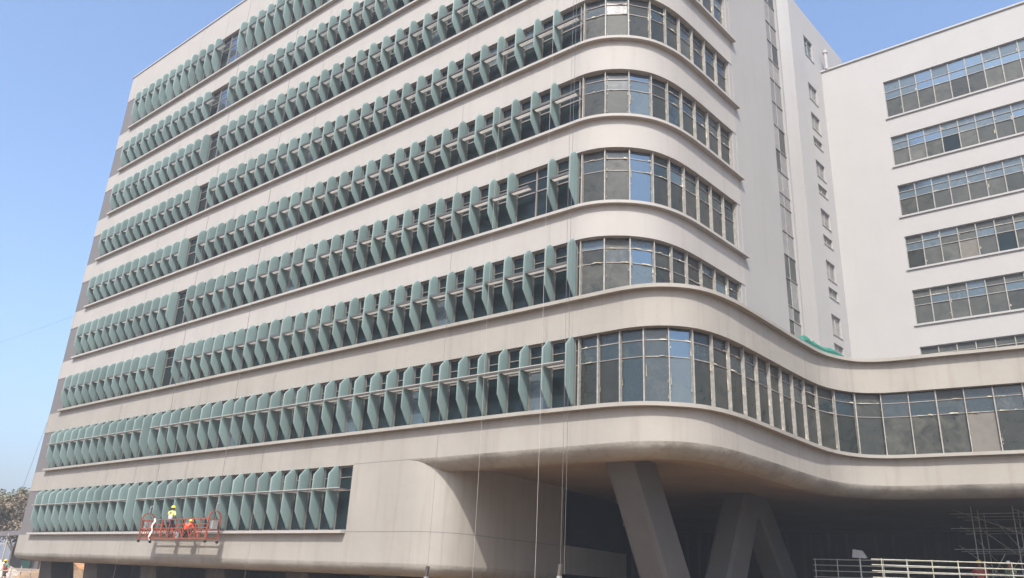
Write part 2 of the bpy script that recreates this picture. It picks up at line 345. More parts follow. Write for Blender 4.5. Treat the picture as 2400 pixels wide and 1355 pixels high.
# return wall, slit window
mb = MB(); band(mb, crom([(-13.775, 8.56), (-13.65, 10.5), (-13.48, 13.22)], 1), 11.9, ROOF); bp_(mb, 'return_wall', 'return')
mb = MB(); band(mb, [Vector((-13.375, 14.86)), Vector((-13.36, 15.05))], 11.9, ROOF, 0, .35); bp_(mb, 'return_wall_end', 'return')
SLIT = empty('slit_window'); under(SLIT, B)
dv = Vector((-13.375 + 13.48, 14.86 - 13.22)).normalized(); nv = Vector((dv.y, -dv.x)); s0 = Vector((-13.48, 13.22))
zz = 12.4; rows = []
rs = random.Random(3)
while zz < ROOF - .2:
    h = rs.choice((1.35, 1.35, .75, 1.55)); rows.append((zz, min(zz + h, ROOF))); zz += h
def plane_box(mb, a, d, n, u0, u1, z0, z1, o0, o1):
    c = [a + d * u0 + n * o0, a + d * u1 + n * o0, a + d * u1 + n * o1, a + d * u0 + n * o1]
    mb.hexa([(p.x, p.y, z0) for p in c], [(p.x, p.y, z1) for p in c]); return mb
LW = 1.64
for i, (z0, z1) in enumerate(rows):
    for j in range(2):
        mb = MB(); t = rs.uniform(-.006, .006)
        plane_box(mb, s0, dv, nv, j * LW / 2 + .02, (j + 1) * LW / 2 - .02, z0 + .02, z1 - .02, -.16 + t, -.13 + t)
        o = mb.build('pane', rs.choice(['paledust', 'paledust', 'paledust', 'dustfilm'])); under(o, B); o.parent = SLIT; o.matrix_parent_inverse = Matrix.Identity(4)
    mb = MB(); plane_box(mb, s0, dv, nv, 0, LW, z0 - .02, z0 + .02, -.15, -.09); o = mb.build('transom', 'mullight'); o.parent = SLIT
mb = MB(); plane_box(mb, s0, dv, nv, LW / 2 - .02, LW / 2 + .02, 12.3, ROOF, -.155, -.1); o = mb.build('mullion', 'mullight'); o.parent = SLIT
SLIT.matrix_parent_inverse = Matrix.Translation(-OFF)
# unseen dark boxes added to block light inside the block
mb = MB(); mb.box(-66.7, -25.3, .6, 14.2, 2.4, 43.0); mb.box(-25.3, -18.2, .6, 14.2, 6.8, 43.0); mb.box(-18.2, -14.9, 4.2, 14.8, 7, 43.0); mb.box(-30, -14, 15.2, 32, 6.8, 12.2); mb.box(-14, 14, 19, 32, 6.8, 12.2)
bp_(mb, 'unseen_filler', 'dark')

# sills
for k in range(9):
    mb = MB()
    if k == 0: band(mb, FAC(-65.0, -30.15), S[0], S[0] + .13, .28, .2)
    elif k == 1: band(mb, FAC(-65.0, -16.0) + L_CURVE, s2, lambda p: s2(p) + .15, .27, .2)
    elif k == 2: band(mb, FAC(-65.0, -16.0) + L_CURVE, S[2], S[2] + .15, .26, .28)
    else: band(mb, FAC(-65.0, -17.5) + U_CURVE + [Vector((-13.765, 8.75))], S[k], S[k] + .13, .23, .2)
    bp_(mb, 'window_sill', 'lowwall' if k in (1, 2) else 'wall')

# ---- sun fins, light shelves and bay glazing
PITCH = 1.1395; XK = lambda k: -17.56 - PITCH * k
def fin_mesh(bot, top, round_):
    h = top - bot
    front = [(-.52, top - .40), (-.47, top - .27), (-.36, top - .13), (-.24, top - .03)] if round_ else [(-.52, top - .44), (-.40, top - .30), (-.28, top - .16), (-.18, top - .03)]
    prof = [(.16, bot), (-.02, bot), (-.27, bot + .135 * h), (-.52, bot + .27 * h), (-.525, bot + .45 * h), (-.525, bot + .6 * h), *front, (-.12, top), (.02, top - .06), (.10, top - .16), (.145, top - .3), (.16, top - .5), (.16, bot + .4 * h)]
    n = len(prof); vs = []; fs = []
    def inset(y, z, f, yc=-.02):      # slide towards the spine near the back edge
        zc = min(max(z, bot + .25 * h), top - .35); return (y + (yc - y) * f, z + (zc - z) * f * .9)
    for x, f in ((-0.036, .8), (-0.031, .45), (-0.02, .15), (-.008, 0), (.008, 0), (0.02, .15), (0.031, .45), (0.036, .8)):
        for y, z in prof:
            q = inset(y, z, f); vs.append((x, q[0], q[1]))
    for r_ in range(7): fs += [(r_ * n + i, (r_ + 1) * n + i, (r_ + 1) * n + (i + 1) % n, r_ * n + (i + 1) % n) for i in range(n)]
    fs += [tuple(range(n)), tuple(range(8 * n - 1, 7 * n - 1, -1))]
    me = bpy.data.meshes.new('fin'); me.from_pydata(vs, [], fs); me.materials.append(M['fin']); me.polygons.foreach_set('use_smooth', [True] * len(fs)); me.update(); return me
def shelf_mb(z, x0, x1, hb=.055):
    mb = MB(); mb.box(x0, x1, -.46, -.40, z - hb, z + hb); mb.box(x0, x1, -.09, -.065, z - .03, z + .03)
    mb.box(x0, x0 + .025, -.398, -.092, z - .03, z + .03); mb.box(x1 - .025, x1, -.398, -.092, z - .03, z + .03)
    mb.bar((x0 + .02, -.08, z), (x0 + .02, .16, z - .02), .03); mb.bar((x1 - .02, -.08, z), (x1 - .02, .16, z - .02), .03)
    return mb
def slat_mb(z, x0, x1):
    mb = MB()
    for y in (-.36, -.295, -.23, -.165): mb.hexa([(x0 + .027, y - .012, z - .035), (x1 - .027, y - .012, z - .035), (x1 - .027, y, z - .035), (x0 + .027, y, z - .035)], [(x0 + .027, y + .006, z + .02), (x1 - .027, y + .006, z + .02), (x1 - .027, y + .018, z + .02), (x0 + .027, y + .018, z + .02)])
    return mb
missing = {2: {28}, 3: {28, 2}, 4: {28, 0}, 5: {28, 0}, 6: {28, 0}, 7: {28, 29, 0}, 8: {28, 29, 0}}
fins = []; shelves = []; panes = []
fin_me = [fin_mesh(S[r] + .20, HD[r] + .03, r >= 2) for r in range(9)]
def onframe(p, m=30):
    q = pix(p); return q is not None and -m < q[0] < 2400 + m and -m < q[1] < 1355 + m
for r in range(9):
    k0 = 12 if r == 0 else 0; mis = missing.get(r, set()); zs = HD[r] - 1.13; wb_ = S[r] + .13
    have = [k for k in range(k0, 42) if k not in mis]
    for k in have: fins.append((r, k))
    # shelves between neighbouring fins
    for k in range(k0, 42):
        right = XK(k - 1) - .05 if (k - 1) in have else (-17.33 if r else -30.16)
        if k not in have: continue
        if k == 0 : continue
        if k == k0 and r == 0: shelves.append((r, XK(k) + .05, -30.3)); continue
        if (k - 1) in have:
            if r <= 1 and k == 29: continue
            shelves.append((r, XK(k) + .05, right))
        else:
            if k == 29 and r in (2, 3, 4, 5, 6): continue
            shelves.append((r, XK(k) + .05, XK(k - 1) if k - 1 > 0 else -17.4))
    # glass: bays between grid lines
    xs = [-64.8] + [XK(k) for k in range(41, k0 - 1, -1)] + ([-17.36] if r else [-30.14])
    fr = MB()
    for x in xs[1:-1]: fr.box(x - .035, x + .035, .165, .27, wb_, HD[r])
    fr.box(xs[0], xs[0] + .05, .14, .27, wb_, HD[r]); fr.box(xs[-1] - .05, xs[-1], .14, .27, wb_, HD[r])
    for z, w in ((zs, .06), (HD[r] - .52, .035)): fr.box(xs[0] + .06, xs[-1] - .06, .19, .268, z - w / 2, z + w / 2)
    fr.box(xs[0] + .06, xs[-1] - .06, .17, .272, wb_ - .005, wb_ + .06); fr.box(xs[0] + .06, xs[-1] - .06, .17, .272, HD[r] - .07, HD[r] - .002)
    wbnd = bp_(fr, 'window_band', 'mullion'); stuff(wbnd)
    for a, b in zip(xs[:-1], xs[1:]):
        if b - a < .1: continue
        for z0, z1, up in ((wb_ + .05, zs - .02, 0), (zs + .02, HD[r] - .05, 1)):
            panes.append((r, a + .03, b - .03, z0, z1, up, wbnd))
def score(p):
    q = pix(p)
    if q is None or not (-60 < q[0] < 2460 and -60 < q[1] < 1415): return 0
    return (1 + q[0] / 800) / q[2]
fins.sort(key=lambda t: -score((XK(t[1]), -.3, (S[t[0]] + HD[t[0]]) / 2)))
rest = MB()
for i, (r, k) in enumerate(fins):
    if i < 300 and score((XK(k), -.3, (S[r] + HD[r]) / 2)) > 0 or (i < 300):
        o = link('fin', fin_me[r], B); o.matrix_parent_inverse = Matrix.Translation(-OFF)
        o.location = (XK(k), random.uniform(-.008, .008), 0); o.rotation_euler.z = random.gauss(0, .02)
    else:
        me = fin_me[r]; rest.add([(v.co.x + XK(k), v.co.y, v.co.z) for v in me.vertices], [tuple(p.vertices) for p in me.polygons], True)
if rest.v: stuff(bp_(rest, 'fin_row', 'fin'))
for r, segs in ((0, ((-64.6, XK(29) - .06), (XK(28) - .04, -30.3))), (1, ((-64.6, XK(29) - .06), (XK(28) - .04, XK(0) - .06)))):
    for x0, x1 in segs:
        zs = HD[r] - 1.10; bp_(MB().box(x0, x1, -.565, -.535, zs - .018, zs + .018), 'shelf_edge', 'slat')
cache = {}
shelves.sort(key=lambda t: -score((t[1], -.2, HD[t[0]] - 1.1)))
restb = MB(); rests = MB()
for i, (r, x0, x1) in enumerate(shelves):
    zs = HD[r] - 1.13; w = (r < 2, round(x1 - x0, 2))
    if i < 290:
        if w not in cache:
            a = shelf_mb(0, 0, w[1], .04 if w[0] else .055).mesh('light_shelf'); a.materials.append(M['beam']); b = slat_mb(0, 0, w[1]).mesh('shelf_slats'); b.materials.append(M['slat']); cache[w] = (a, b)
        o = link('light_shelf', cache[w][0], B); o.matrix_parent_inverse = Matrix.Translation(-OFF); o.location = (x0, 0, zs + random.uniform(-.012, .012))
        c = link('shelf_slats', cache[w][1], o); c['kind'] = 'stuff'
    else:
        restb.v and None
        m1 = shelf_mb(zs, x0, x1); restb.add(m1.v, m1.f); m2 = slat_mb(zs, x0, x1); rests.add(m2.v, m2.f)
if restb.v: stuff(bp_(restb, 'light_shelf_row', 'beam')); stuff(bp_(rests, 'shelf_slat_row', 'slat'))
panes.sort(key=lambda t: -score(((t[1] + t[2]) / 2, .2, (t[3] + t[4]) / 2)))
cleanbay = {(7, 28), (7, 29), (8, 28), (8, 29), (7, 27), (8, 27)}
restp = {}
for i, (r, a, b, z0, z1, up, par) in enumerate(panes):
    mb = MB(); ty = random.uniform(-.004, .004); tz = random.uniform(-.006, .006)
    mb.hexa([(a, .225 + ty, z0), (b, .225 - ty, z0), (b, .245, z0), (a, .245, z0)], [(a, .225 + ty + tz, z1), (b, .225 - ty + tz, z1), (b, .245, z1), (a, .245, z1)])
    kk = int(round((-17.56 - (a + b) / 2) / PITCH + .5)); mt = 'bay'
    if up and r >= 5 and (kk < 8) and random.random() < .5: mt = 'semiclean'
    if (r, kk) in cleanbay: mt = 'clean' if random.random() < .7 else 'semiclean'
    if not up and random.random() < .05: mt = 'semiclean'
    if i < 300:
        o = mb.build('pane', mt); o.parent = par
    else: restp.setdefault((r, mt), (MB(), par))[0].add(mb.v, mb.f)
for (r, mt), (mb, par) in restp.items():
    o = mb.build('pane_row', mt); o.parent = par; stuff(o)

# ---- glazing of the rounded corner and the wing
def glazing(P, marks, zlo, zhi, name, mats, inset=.24, jamb=True, tiers=(.62, .84), muld=.15):
    """curtain of flat panes between mullions standing at the arc-length marks of the recessed path"""
    fr = MB(); Sx = arclen(P); G = offset(P, -inset); pts = []
    for s in marks:
        q = at_s(P, Sx, s); q2 = at_s(P, Sx, s + .05); q1 = at_s(P, Sx, s - .05); d = (q2 - q1).normalized(); n = Vector((d.y, -d.x)); pts.append((q - n * inset, d, n))
    head = empty(name); under(head, B); head.matrix_parent_inverse = Matrix.Translation(-OFF)
    for i, (q, d, n) in enumerate(pts):
        mb = MB(); w = .023 * random.uniform(.85, 1.25)
        plane_box(mb, q, d, n, -w, w, zlo(q), zhi, -.03, muld); o = mb.build('mullion', 'mullight'); o.parent = head
    for i in range(len(pts) - 1):
        a, b = pts[i][0], pts[i + 1][0]; d = (b - a); Lb = d.length; d = d / Lb; n = Vector((d.y, -d.x)); z0 = zlo(a); h = zhi - z0
        zt = [z0 + .04, z0 + h * tiers[0], z0 + h * tiers[1], zhi - .03]
        for z in (zt[1], zt[2]):
            mb = MB(); plane_box(mb, a, d, n, .03, Lb - .03, z - .016, z + .016, -.01, .03); o = mb.build('transom', 'mullight' if random.random() < .35 else 'mullion'); o.parent = head
        for j in range(3):
            mb = MB(); t = random.uniform(-.008, .008); t2 = random.uniform(-.006, .006)
            c = [a + d * .02 + n * (0 + t), a + d * (Lb - .02) + n * (0 - t), a + d * (Lb - .02) - n * .03, a + d * .02 - n * .03]
            c2 = [c[0] + n * t2, c[1] + n * t2, c[2], c[3]]
            mb.hexa([(p.x, p.y, zt[j] + .008) for p in c], [(p.x, p.y, zt[j + 1] - .008) for p in c2])
            o = mb.build('pane', mats(i, j)); o.parent = head
        # ragged strips of protective film along the frames
        sc = MB()
        for _ in range(random.choice((4, 7, 10, 13))):
            side = random.random()
            u = .05 if side < .45 else (Lb - .05 if side < .8 else random.uniform(.1, Lb - .1)); z = random.uniform(z0 + .1, zhi - .3) if side < .8 else zt[random.choice((1, 2))]
            hh = random.choice((.05, .08, .12, .2, .45)) * random.uniform(.7, 1.2) if side < .8 else random.uniform(.02, .06); ww = random.uniform(.015, .05) if side < .8 else random.uniform(.1, .5)
            ww = min(ww, Lb * .45); p0 = a + d * min(u, Lb - ww) + n * .03; k = random.uniform(.02, .07)
            q = [(p0.x, p0.y, z), (p0.x + d.x * ww + n.x * k, p0.y + d.y * ww + n.y * k, z + random.uniform(-.04, .02)), (p0.x + d.x * ww * .7 + n.x * k * .5, p0.y + d.y * ww * .7 + n.y * k * .5, z + hh * .6), (p0.x + d.x * ww * .35 + n.x * .012, p0.y + d.y * ww * .35 + n.y * .012, z + hh)]
            q2 = [(x - n.x * .008, y - n.y * .008, zq) for x, y, zq in q]
            sc.hexa(q2, q)
        o = sc.build('film_scraps', 'scrap'); o.parent = head; stuff(o)
    return head
SU = arclen(PU_R); marksU = [nearest_s(PU_R, SU, p) for p in [(-17.33, 0), (-16.28, .25), (-15.36, .83), (-14.67, 1.7), (-14.33, 2.6), (-14.19, 3.61), (-14.08, 4.74), (-14.0, 5.9), (-13.9, 7.06), (-13.83, 8.2)]]
def matsU(row):
    rr = random.Random(row * 11 + 5)
    def f(i, j):
        v = rr.random()
        if i == 2 and row <= 6: return 'clean' if (j > 0 and v < .7) or (row == 3) else ('semiclean' if row < 5 else 'film')
        if j == 0: return 'film' if v < .75 else ('dustfilm' if v < .85 else 'tealfilm')
        return 'tealfilm' if v < .62 else ('film' if v < .93 else 'semiclean')
    return f
for r in range(2, 9):
    zl = 12.45 if r == 2 else S[r] + .12
    glazing(PU_R, marksU, (lambda p, z=zl: z), HD[r], 'corner_window', matsU(r))
    # plaster jamb at the right end
    mb = MB(); a = Vector((-13.815, 8.23)); d = Vector((.06, .998)); plane_box(mb, a, d, Vector((.998, -.06)), 0.03, .34, zl, HD[r], -.33, -.006); bp_(mb, 'window_jamb', 'return')
PL_R = FAC(-66.98, -16.0) + L_CURVE; SL = arclen(PL_R)
marksL = [nearest_s(PL_R, SL, p) for p in [(-17.36, 0), (-16.47, 0), (-15.48, .0), (-14.49, .2), (-13.6, .6), (-12.95, 1.35), (-12.55, 2.3), (-12.35, 3.4), (-12.25, 4.6), (-12.2, 5.8), (-12.15, 7.0), (-12.1, 8.2), (-12.05, 9.4), (-11.98, 10.65), (-11.85, 11.9), (-11.5, 13.15)]]
s_ = marksL[-1]
while s_ < marksL[-1] + 0 + 24 and len(marksL) < 34: s_ += 1.15; marksL.append(s_)
def matsL(i, j):
    rr = random.Random(i * 7 + j * 3 + 1); v = rr.random()
    if i == 4: return 'clean' if j > 0 else 'semiclean'
    if i == 20 and j == 0: return 'board'
    if j == 0: return 'film' if v < .88 else 'tealfilm'
    return 'tealfilm' if v < .75 else 'film'
glazing(PL_R, marksL, lambda p: s2(p) + .14, HD[1], 'podium_window', matsL, inset=.28)

# ================================================================== stair tower behind
T = empty('stair_tower', (-19, 26, 0)); tag(T, 'tall white stair tower with one column of small windows', 'building')
def tp_(mb, name, m, thing): o = mb.build(name, m); under(o, thing); return o
PT0 = crom([(-23, 26.0), (-20, 26.0), (-17.2, 26.0), (-16.45, 26.0), (-16.25, 26.03), (-16.15, 26.14), (-16.125, 26.35), (-16.11, 27.2), (-16.02, 28.72)], .15)
TW = [(41.86, 43.67), (37.8, 39.25), (35.17, 36.58), (33.78, 34.45), (31.1, 32.43), (29.69, 30.41), (27.1, 28.4), (25.62, 26.33), (22.95, 24.36), (21.55, 22.3), (18.84, 20.31), (17.4, 18.2)]
TZ = 46.05
mb = MB(); mb.box(-23, -16.55, 26.0, 26.4, 12.3, TZ); tp_(mb, 'wall', 'white', T)
mb = MB(); plane_box(mb, Vector((-16.13, 26.0)), Vector((.04, 1)).normalized(), Vector((1, -.04)).normalized(), 0, 2.72, 12.3, TZ, -.418, 0); tp_(mb, 'wall', 'white', T)
a = Vector((-16.02, 28.72)); d = Vector((.065, 1)).normalized(); n = Vector((d.y, -d.x))
mb = MB(); plane_box(mb, a, d, n, 1.63, 8.4, 12.3, TZ, -.4, 0); tp_(mb, 'wall', 'white', T)
zs_ = [12.3] + [z for w in sorted(TW) for z in w] + [TZ]
for i in range(0, len(zs_), 2):
    mb = MB(); plane_box(mb, a, d, n, 0, 1.63, zs_[i], zs_[i + 1], -.4, 0); tp_(mb, 'wall_panel', 'white', T)
for i, (z0, z1) in enumerate(TW):
    mb = MB()
    for u0, u1, q0, q1 in ((0, .05, z0, z1), (1.58, 1.63, z0, z1), (.79, .84, z0 + .05, z1 - .05), (.05, 1.58, z0, z0 + .05), (.05, 1.58, z1 - .05, z1)): plane_box(mb, a, d, n, u0, u1, q0, q1, -.2, -.1)
    if i == 0: plane_box(mb, a, d, n, .05, 1.58, z0 + 1.25, z0 + 1.3, -.19, -.11)
    w = tp_(mb, 'window', 'mullight', T)
    for u0, u1 in ((.05, .79), (.84, 1.58)):
        mb = MB(); plane_box(mb, a, d, n, u0, u1, z0 + .05, z1 - .05, -.17, -.15); o = mb.build('pane', 'semiclean' if i == 0 else 'paledust'); o.parent = w; o.matrix_parent_inverse = Matrix.Identity(4)
    mb = MB(); plane_box(mb, a, d, n, -.03, 1.66, z0 - .05, z0 - .002, -.19, .05); tp_(mb, 'window_sill', 'white', T)
mb = MB(); mb.box(-23, -16.2, 26.5, 37, TZ - .4, TZ - .2); tp_(mb, 'roof', 'concrete', T)

# ================================================================== rear building on the right
YB = 31.74
RB = empty('rear_building', (0, YB, 0)); tag(RB, 'plain white block at the right edge with six strips of film-covered windows', 'building')
RW = [(35.87, 39.02), (31.77, 34.20), (27.70, 30.16), (23.65, 26.10), (19.58, 22.04), (15.5, 17.97)]
XW0, XW1, NPB = -11.4, 4.0, 14
mb = MB(); mb.box(-16.0, XW0, YB, YB + .4, 12.3, 41.72); tp_(mb, 'wall', 'white', RB)
mb = MB(); mb.box(XW1, 20, YB, YB + .4, 12.3, 41.72); tp_(mb, 'wall', 'white', RB)
zs_ = [12.3] + [z for w in sorted(RW) for z in w] + [41.72]
for i in range(0, len(zs_), 2):
    mb = MB(); mb.box(XW0, XW1, YB, YB + .4, zs_[i], zs_[i + 1]); tp_(mb, 'spandrel', 'white', RB)
mb = MB(); mb.box(-15.98, 20, YB - .1, YB + .5, 41.722, 41.86); tp_(mb, 'coping', 'white', RB)
mb = MB(); mb.box(-15.7, 20, YB + .55, YB + 14, 12.3, 41.5); tp_(mb, 'unseen_filler', 'dark', RB)  # unseen dark filler added inside the rear block
rb = random.Random(21); pw = (XW1 - XW0) / NPB
for ri, (z0, z1) in enumerate(RW):
    mb = MB(); h = z1 - z0
    for i in range(NPB + 1):
        x = XW0 + pw * i; mb.box(max(XW0, x - .03), min(XW1, x + .03), YB + .10, YB + .24, z0 + .05, z1 - .05)
    for zz_ in (z0, z1 - .05): mb.box(XW0, XW1, YB + .10, YB + .24, zz_, zz_ + .05)
    tz = [z0 + .05, z0 + h * .56, z0 + h * .79, z1 - .05] if ri else [z0 + .05, z0 + h * .52, z0 + h * .72, z1 - .05]
    for zt in tz[1:3]: mb.box(XW0 + .03, XW1 - .03, YB + .13, YB + .22, zt - .02, zt + .02)
    w = tp_(mb, 'window', 'mullight', RB)
    for i in range(NPB):
        for j in range(3):
            m2 = MB(); x0 = XW0 + pw * i + .03; x1 = x0 + pw - .06; t = rb.uniform(-.006, .006); t2 = rb.uniform(-.008, .008)
            m2.hexa([(x0, YB + .18 + t, tz[j] + .015), (x1, YB + .18 - t, tz[j] + .015), (x1, YB + .2, tz[j] + .015), (x0, YB + .2, tz[j] + .015)], [(x0, YB + .18 + t + t2, tz[j + 1] - .015), (x1, YB + .18 - t + t2, tz[j + 1] - .015), (x1, YB + .2, tz[j + 1] - .015), (x0, YB + .2, tz[j + 1] - .015)])
            v = rb.random()
            if j == 0: mt = 'dustfilm' if v < .62 - .06 * (ri == 0) else ('film' if v < .9 else 'bay')
            elif j == 1: mt = ('clean' if v < .6 else 'semiclean') if ri < 2 else ('semiclean' if v < .65 else 'dustfilm')
            else: mt = ('semiclean' if v < .75 else 'clean') if ri < 3 else ('semiclean' if v < .45 else 'dustfilm')
            if ri == 5: mt = 'dustfilm'
            if ri == 3 and i == 3 and j == 0: mt = 'board'
            o = m2.build('pane', mt); o.parent = w; o.matrix_parent_inverse = Matrix.Identity(4)
    sc = MB()
    for i in range(NPB * 2):
        if rb.random() < .55: continue
        x = XW0 + pw * (i // 2) + rb.choice((.05, pw - .12)); z = rb.uniform(z0 + .2, z1 - .4); hh = rb.uniform(.06, .4); ww = rb.uniform(.03, .1)
        if rb.random() < .3: ww, hh, z = rb.uniform(.25, .7), .06, tz[rb.choice((1, 2))]
        ww = min(ww, pw * .7)
        q = [(x, YB + .15, z), (x + ww, YB + .12, z + .02), (x + ww * .8, YB + .14, z + hh * .7), (x + ww * .2, YB + .16, z + hh)]
        sc.hexa([(p[0], p[1] + .008, p[2]) for p in q][::-1], q[::-1])
    o = sc.build('film_scraps', 'scrap'); o.parent = w; o.matrix_parent_inverse = Matrix.Identity(4); stuff(o)
    mb = MB(); mb.box(XW0 - .12, XW1 + .1, YB - .10, YB + .099, z0 - .13, z0 - .003); tp_(mb, 'window_sill', 'white', RB)
for ch in list(RB.children):
    pass
P = empty('vent_pipe', (-15.35, YB - .05, 41.87)); tag(P, 'short white vent pipe with a cap at the roof corner of the rear block', 'pipe')
MB().tube((0, 0, -.02), (0, 0, 1.5), .13, 12).build('pipe', 'white', P); MB().tube((0, 0, 1.5), (0, 0, 1.75), .19, 12).build('cap', 'white', P)

# ================================================================== raking columns under the wing
def leg(x, y0, y1, zt, wx, wy, name, par):
    mb = MB(); c = .16
    def sec(y, z, k):
        X = wx / 2 * k; Y = wy / 2 * k
        return [(x - X + c, y - Y, z), (x + X - c, y - Y, z), (x + X, y - Y + c, z), (x + X, y + Y - c, z), (x + X - c, y + Y, z), (x - X + c, y + Y, z), (x - X, y + Y - c, z), (x - X, y - Y + c, z)]
    a = sec(y0, 0, 1.06); b = sec(y1, zt, 1.0); mb.add(a + b, [(i, (i + 1) % 8, 8 + (i + 1) % 8, 8 + i) for i in range(8)])
    return tp_(mb, name, 'column', par)
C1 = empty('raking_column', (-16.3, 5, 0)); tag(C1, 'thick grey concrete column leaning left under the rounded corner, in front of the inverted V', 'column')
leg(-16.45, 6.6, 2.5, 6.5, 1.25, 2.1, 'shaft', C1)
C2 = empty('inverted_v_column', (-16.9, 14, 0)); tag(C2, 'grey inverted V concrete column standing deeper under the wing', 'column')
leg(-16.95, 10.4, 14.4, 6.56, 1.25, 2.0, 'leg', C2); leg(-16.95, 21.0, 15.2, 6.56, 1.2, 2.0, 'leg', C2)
# near-black walls added to keep light out of the undercroft
W = MB(); W.box(-40, 18, 38, 38.3, 0, 6.7); tag(W.build('undercroft_light_block', 'darkconc'), 'near-black wall added deep under the wing behind the columns to keep light out', 'wall')
W = MB(); W.box(-34.3, -34, 14.3, 38, 0, 6.7); tag(W.build('undercroft_light_block', 'darkconc'), 'near-black side wall added left of the raking columns to keep light out', 'wall')
W = MB(); W.box(-61.8, -25.6, 4.2, 4.45, 0, 1.84); tag(W.build('void_dark_sheet', 'darkconc'), 'low dark sheet added for the shade behind the stub columns under the long facade', 'wall')  # dark sheet added to stand for the shaded void under the block
# stub columns under the long block
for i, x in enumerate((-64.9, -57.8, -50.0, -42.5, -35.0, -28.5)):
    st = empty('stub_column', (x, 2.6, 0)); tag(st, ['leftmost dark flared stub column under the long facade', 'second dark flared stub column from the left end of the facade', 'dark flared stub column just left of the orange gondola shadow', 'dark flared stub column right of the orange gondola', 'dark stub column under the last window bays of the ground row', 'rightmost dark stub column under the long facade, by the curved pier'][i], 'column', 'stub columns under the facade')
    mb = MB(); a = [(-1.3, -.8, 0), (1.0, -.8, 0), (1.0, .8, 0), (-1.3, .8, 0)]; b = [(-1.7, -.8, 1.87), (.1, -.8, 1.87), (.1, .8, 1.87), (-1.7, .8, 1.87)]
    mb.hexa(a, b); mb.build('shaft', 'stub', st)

# ================================================================== railing at the plaza edge
RL = empty('pipe_railing', (-9, 12.4, 2.2)); tag(RL, 'pale four-bar pipe railing along the raised plaza edge', 'railing')
ra = Vector((-10.45, 12.2)); rbv = Vector((2, 16.1)); ru = (rbv - ra).normalized(); rl = (rbv - ra).length
def rp(u, z): return (ra.x + ru.x * u, ra.y + ru.y * u - .12, z)
for z in (3.42, 3.20, 2.96, 2.70): tp_(MB().tube(rp(0, z), rp(rl, z), .024, 8), 'rail', 'railpaint', RL)
u = .4
while u < rl: tp_(MB().tube(rp(u, 2.0), rp(u, 3.47), .022, 8), 'post', 'railpaint', RL); u += .95
RL2 = empty('pipe_railing', (-11, 17.3, 2.0)); tag(RL2, 'dull pipe railing in deep shade left of the bright railing', 'railing')
for z in (3.62, 3.35, 3.08, 2.8): tp_(MB().tube((-14.6, 17.0, z), (-6.0, 17.6, z), .024, 6), 'rail', 'steel', RL2)
for i in range(9): tp_(MB().tube((-14.5 + i * 1.05, 17.0 + i * .07, 2.0), (-14.5 + i * 1.05, 17.0 + i * .07, 3.66), .022, 6), 'post', 'steel', RL2)
# flood light on a post
FL = empty('flood_light', (-12.4, 17.2, 2.0)); tag(FL, 'white flood light tilted on a thin pole behind the plaza railing', 'lamp')
MB().tube((0, 0, 0), (0, 0, 1.75), .03).build('pole', 'steel', FL); MB().tube((.14, .1, 0), (.02, 0, .9), .02).build('brace', 'steel', FL)
mb = MB(); mb.hexa([(-.32, -.14, 1.73), (.34, -.16, 1.70), (.34, .1, 1.74), (-.32, .12, 1.76)], [(-.28, -.05, 2.12), (.14, -.07, 2.06), (.14, .1, 2.06), (-.28, .12, 2.12)]); mb.build('head', 'greycloth', FL)
# scaffold under the wing
SF = empty('scaffold', (-3, 21, 2.2)); tag(SF, 'tube scaffold standing under the wing at the far right', 'scaffold')
for i in range(6):
    for j in range(3):
        x = -8.0 + i * 1.8; y = 21.2 + j * 1.7; tp_(MB().tube((x, y, 2.2), (x, y, 6.45), .026, 6), 'standard', 'railpaint' if i > 3 else 'steel', SF)  # rightmost standards paler: sunlight on them is put into the colour
for j in range(3):
    for z in (3.3, 4.4, 5.4, 6.1): tp_(MB().tube((-9.0, 21.2 + j * 1.7 + .05, z), (1.0, 21.2 + j * 1.7 + .05, z), .024, 6), 'ledger', 'steel', SF)
for i in range(6):
    for z in (4.45, 5.45): tp_(MB().tube((-8.55 + i * 1.8, 21.0, z), (-8.55 + i * 1.8, 24.8, z), .024, 6), 'transom', 'steel', SF)
for i in range(5): tp_(MB().tube((-8.0 + i * 1.8, 21.12, 2.3 + (i % 2) * 1.9), (-6.8 + i * 1.8, 21.12, 4.2 + (i % 2) * 1.9), .024, 6), 'brace', 'steel', SF)
for i in range(14):
    xa = -7.5 + (i * 37 % 80) / 10; tp_(MB().tube((xa, 21.4 + i % 3 * 1.5, 2.4 + (i * 13 % 20) / 10), (xa + 1.7 * (-1) ** i, 21.6 + i % 3 * 1.5, 4.6 + (i * 7 % 18) / 10), .022, 6), 'brace', 'steel' if i % 3 else 'railpaint', SF)
for i in range(3): tp_(MB().tube((-8.8 + i * 2.6, 21.05, 6.3), (-4.4 + i * 2.6, 21.05, 4.5), .022, 6), 'brace', 'steel', SF)

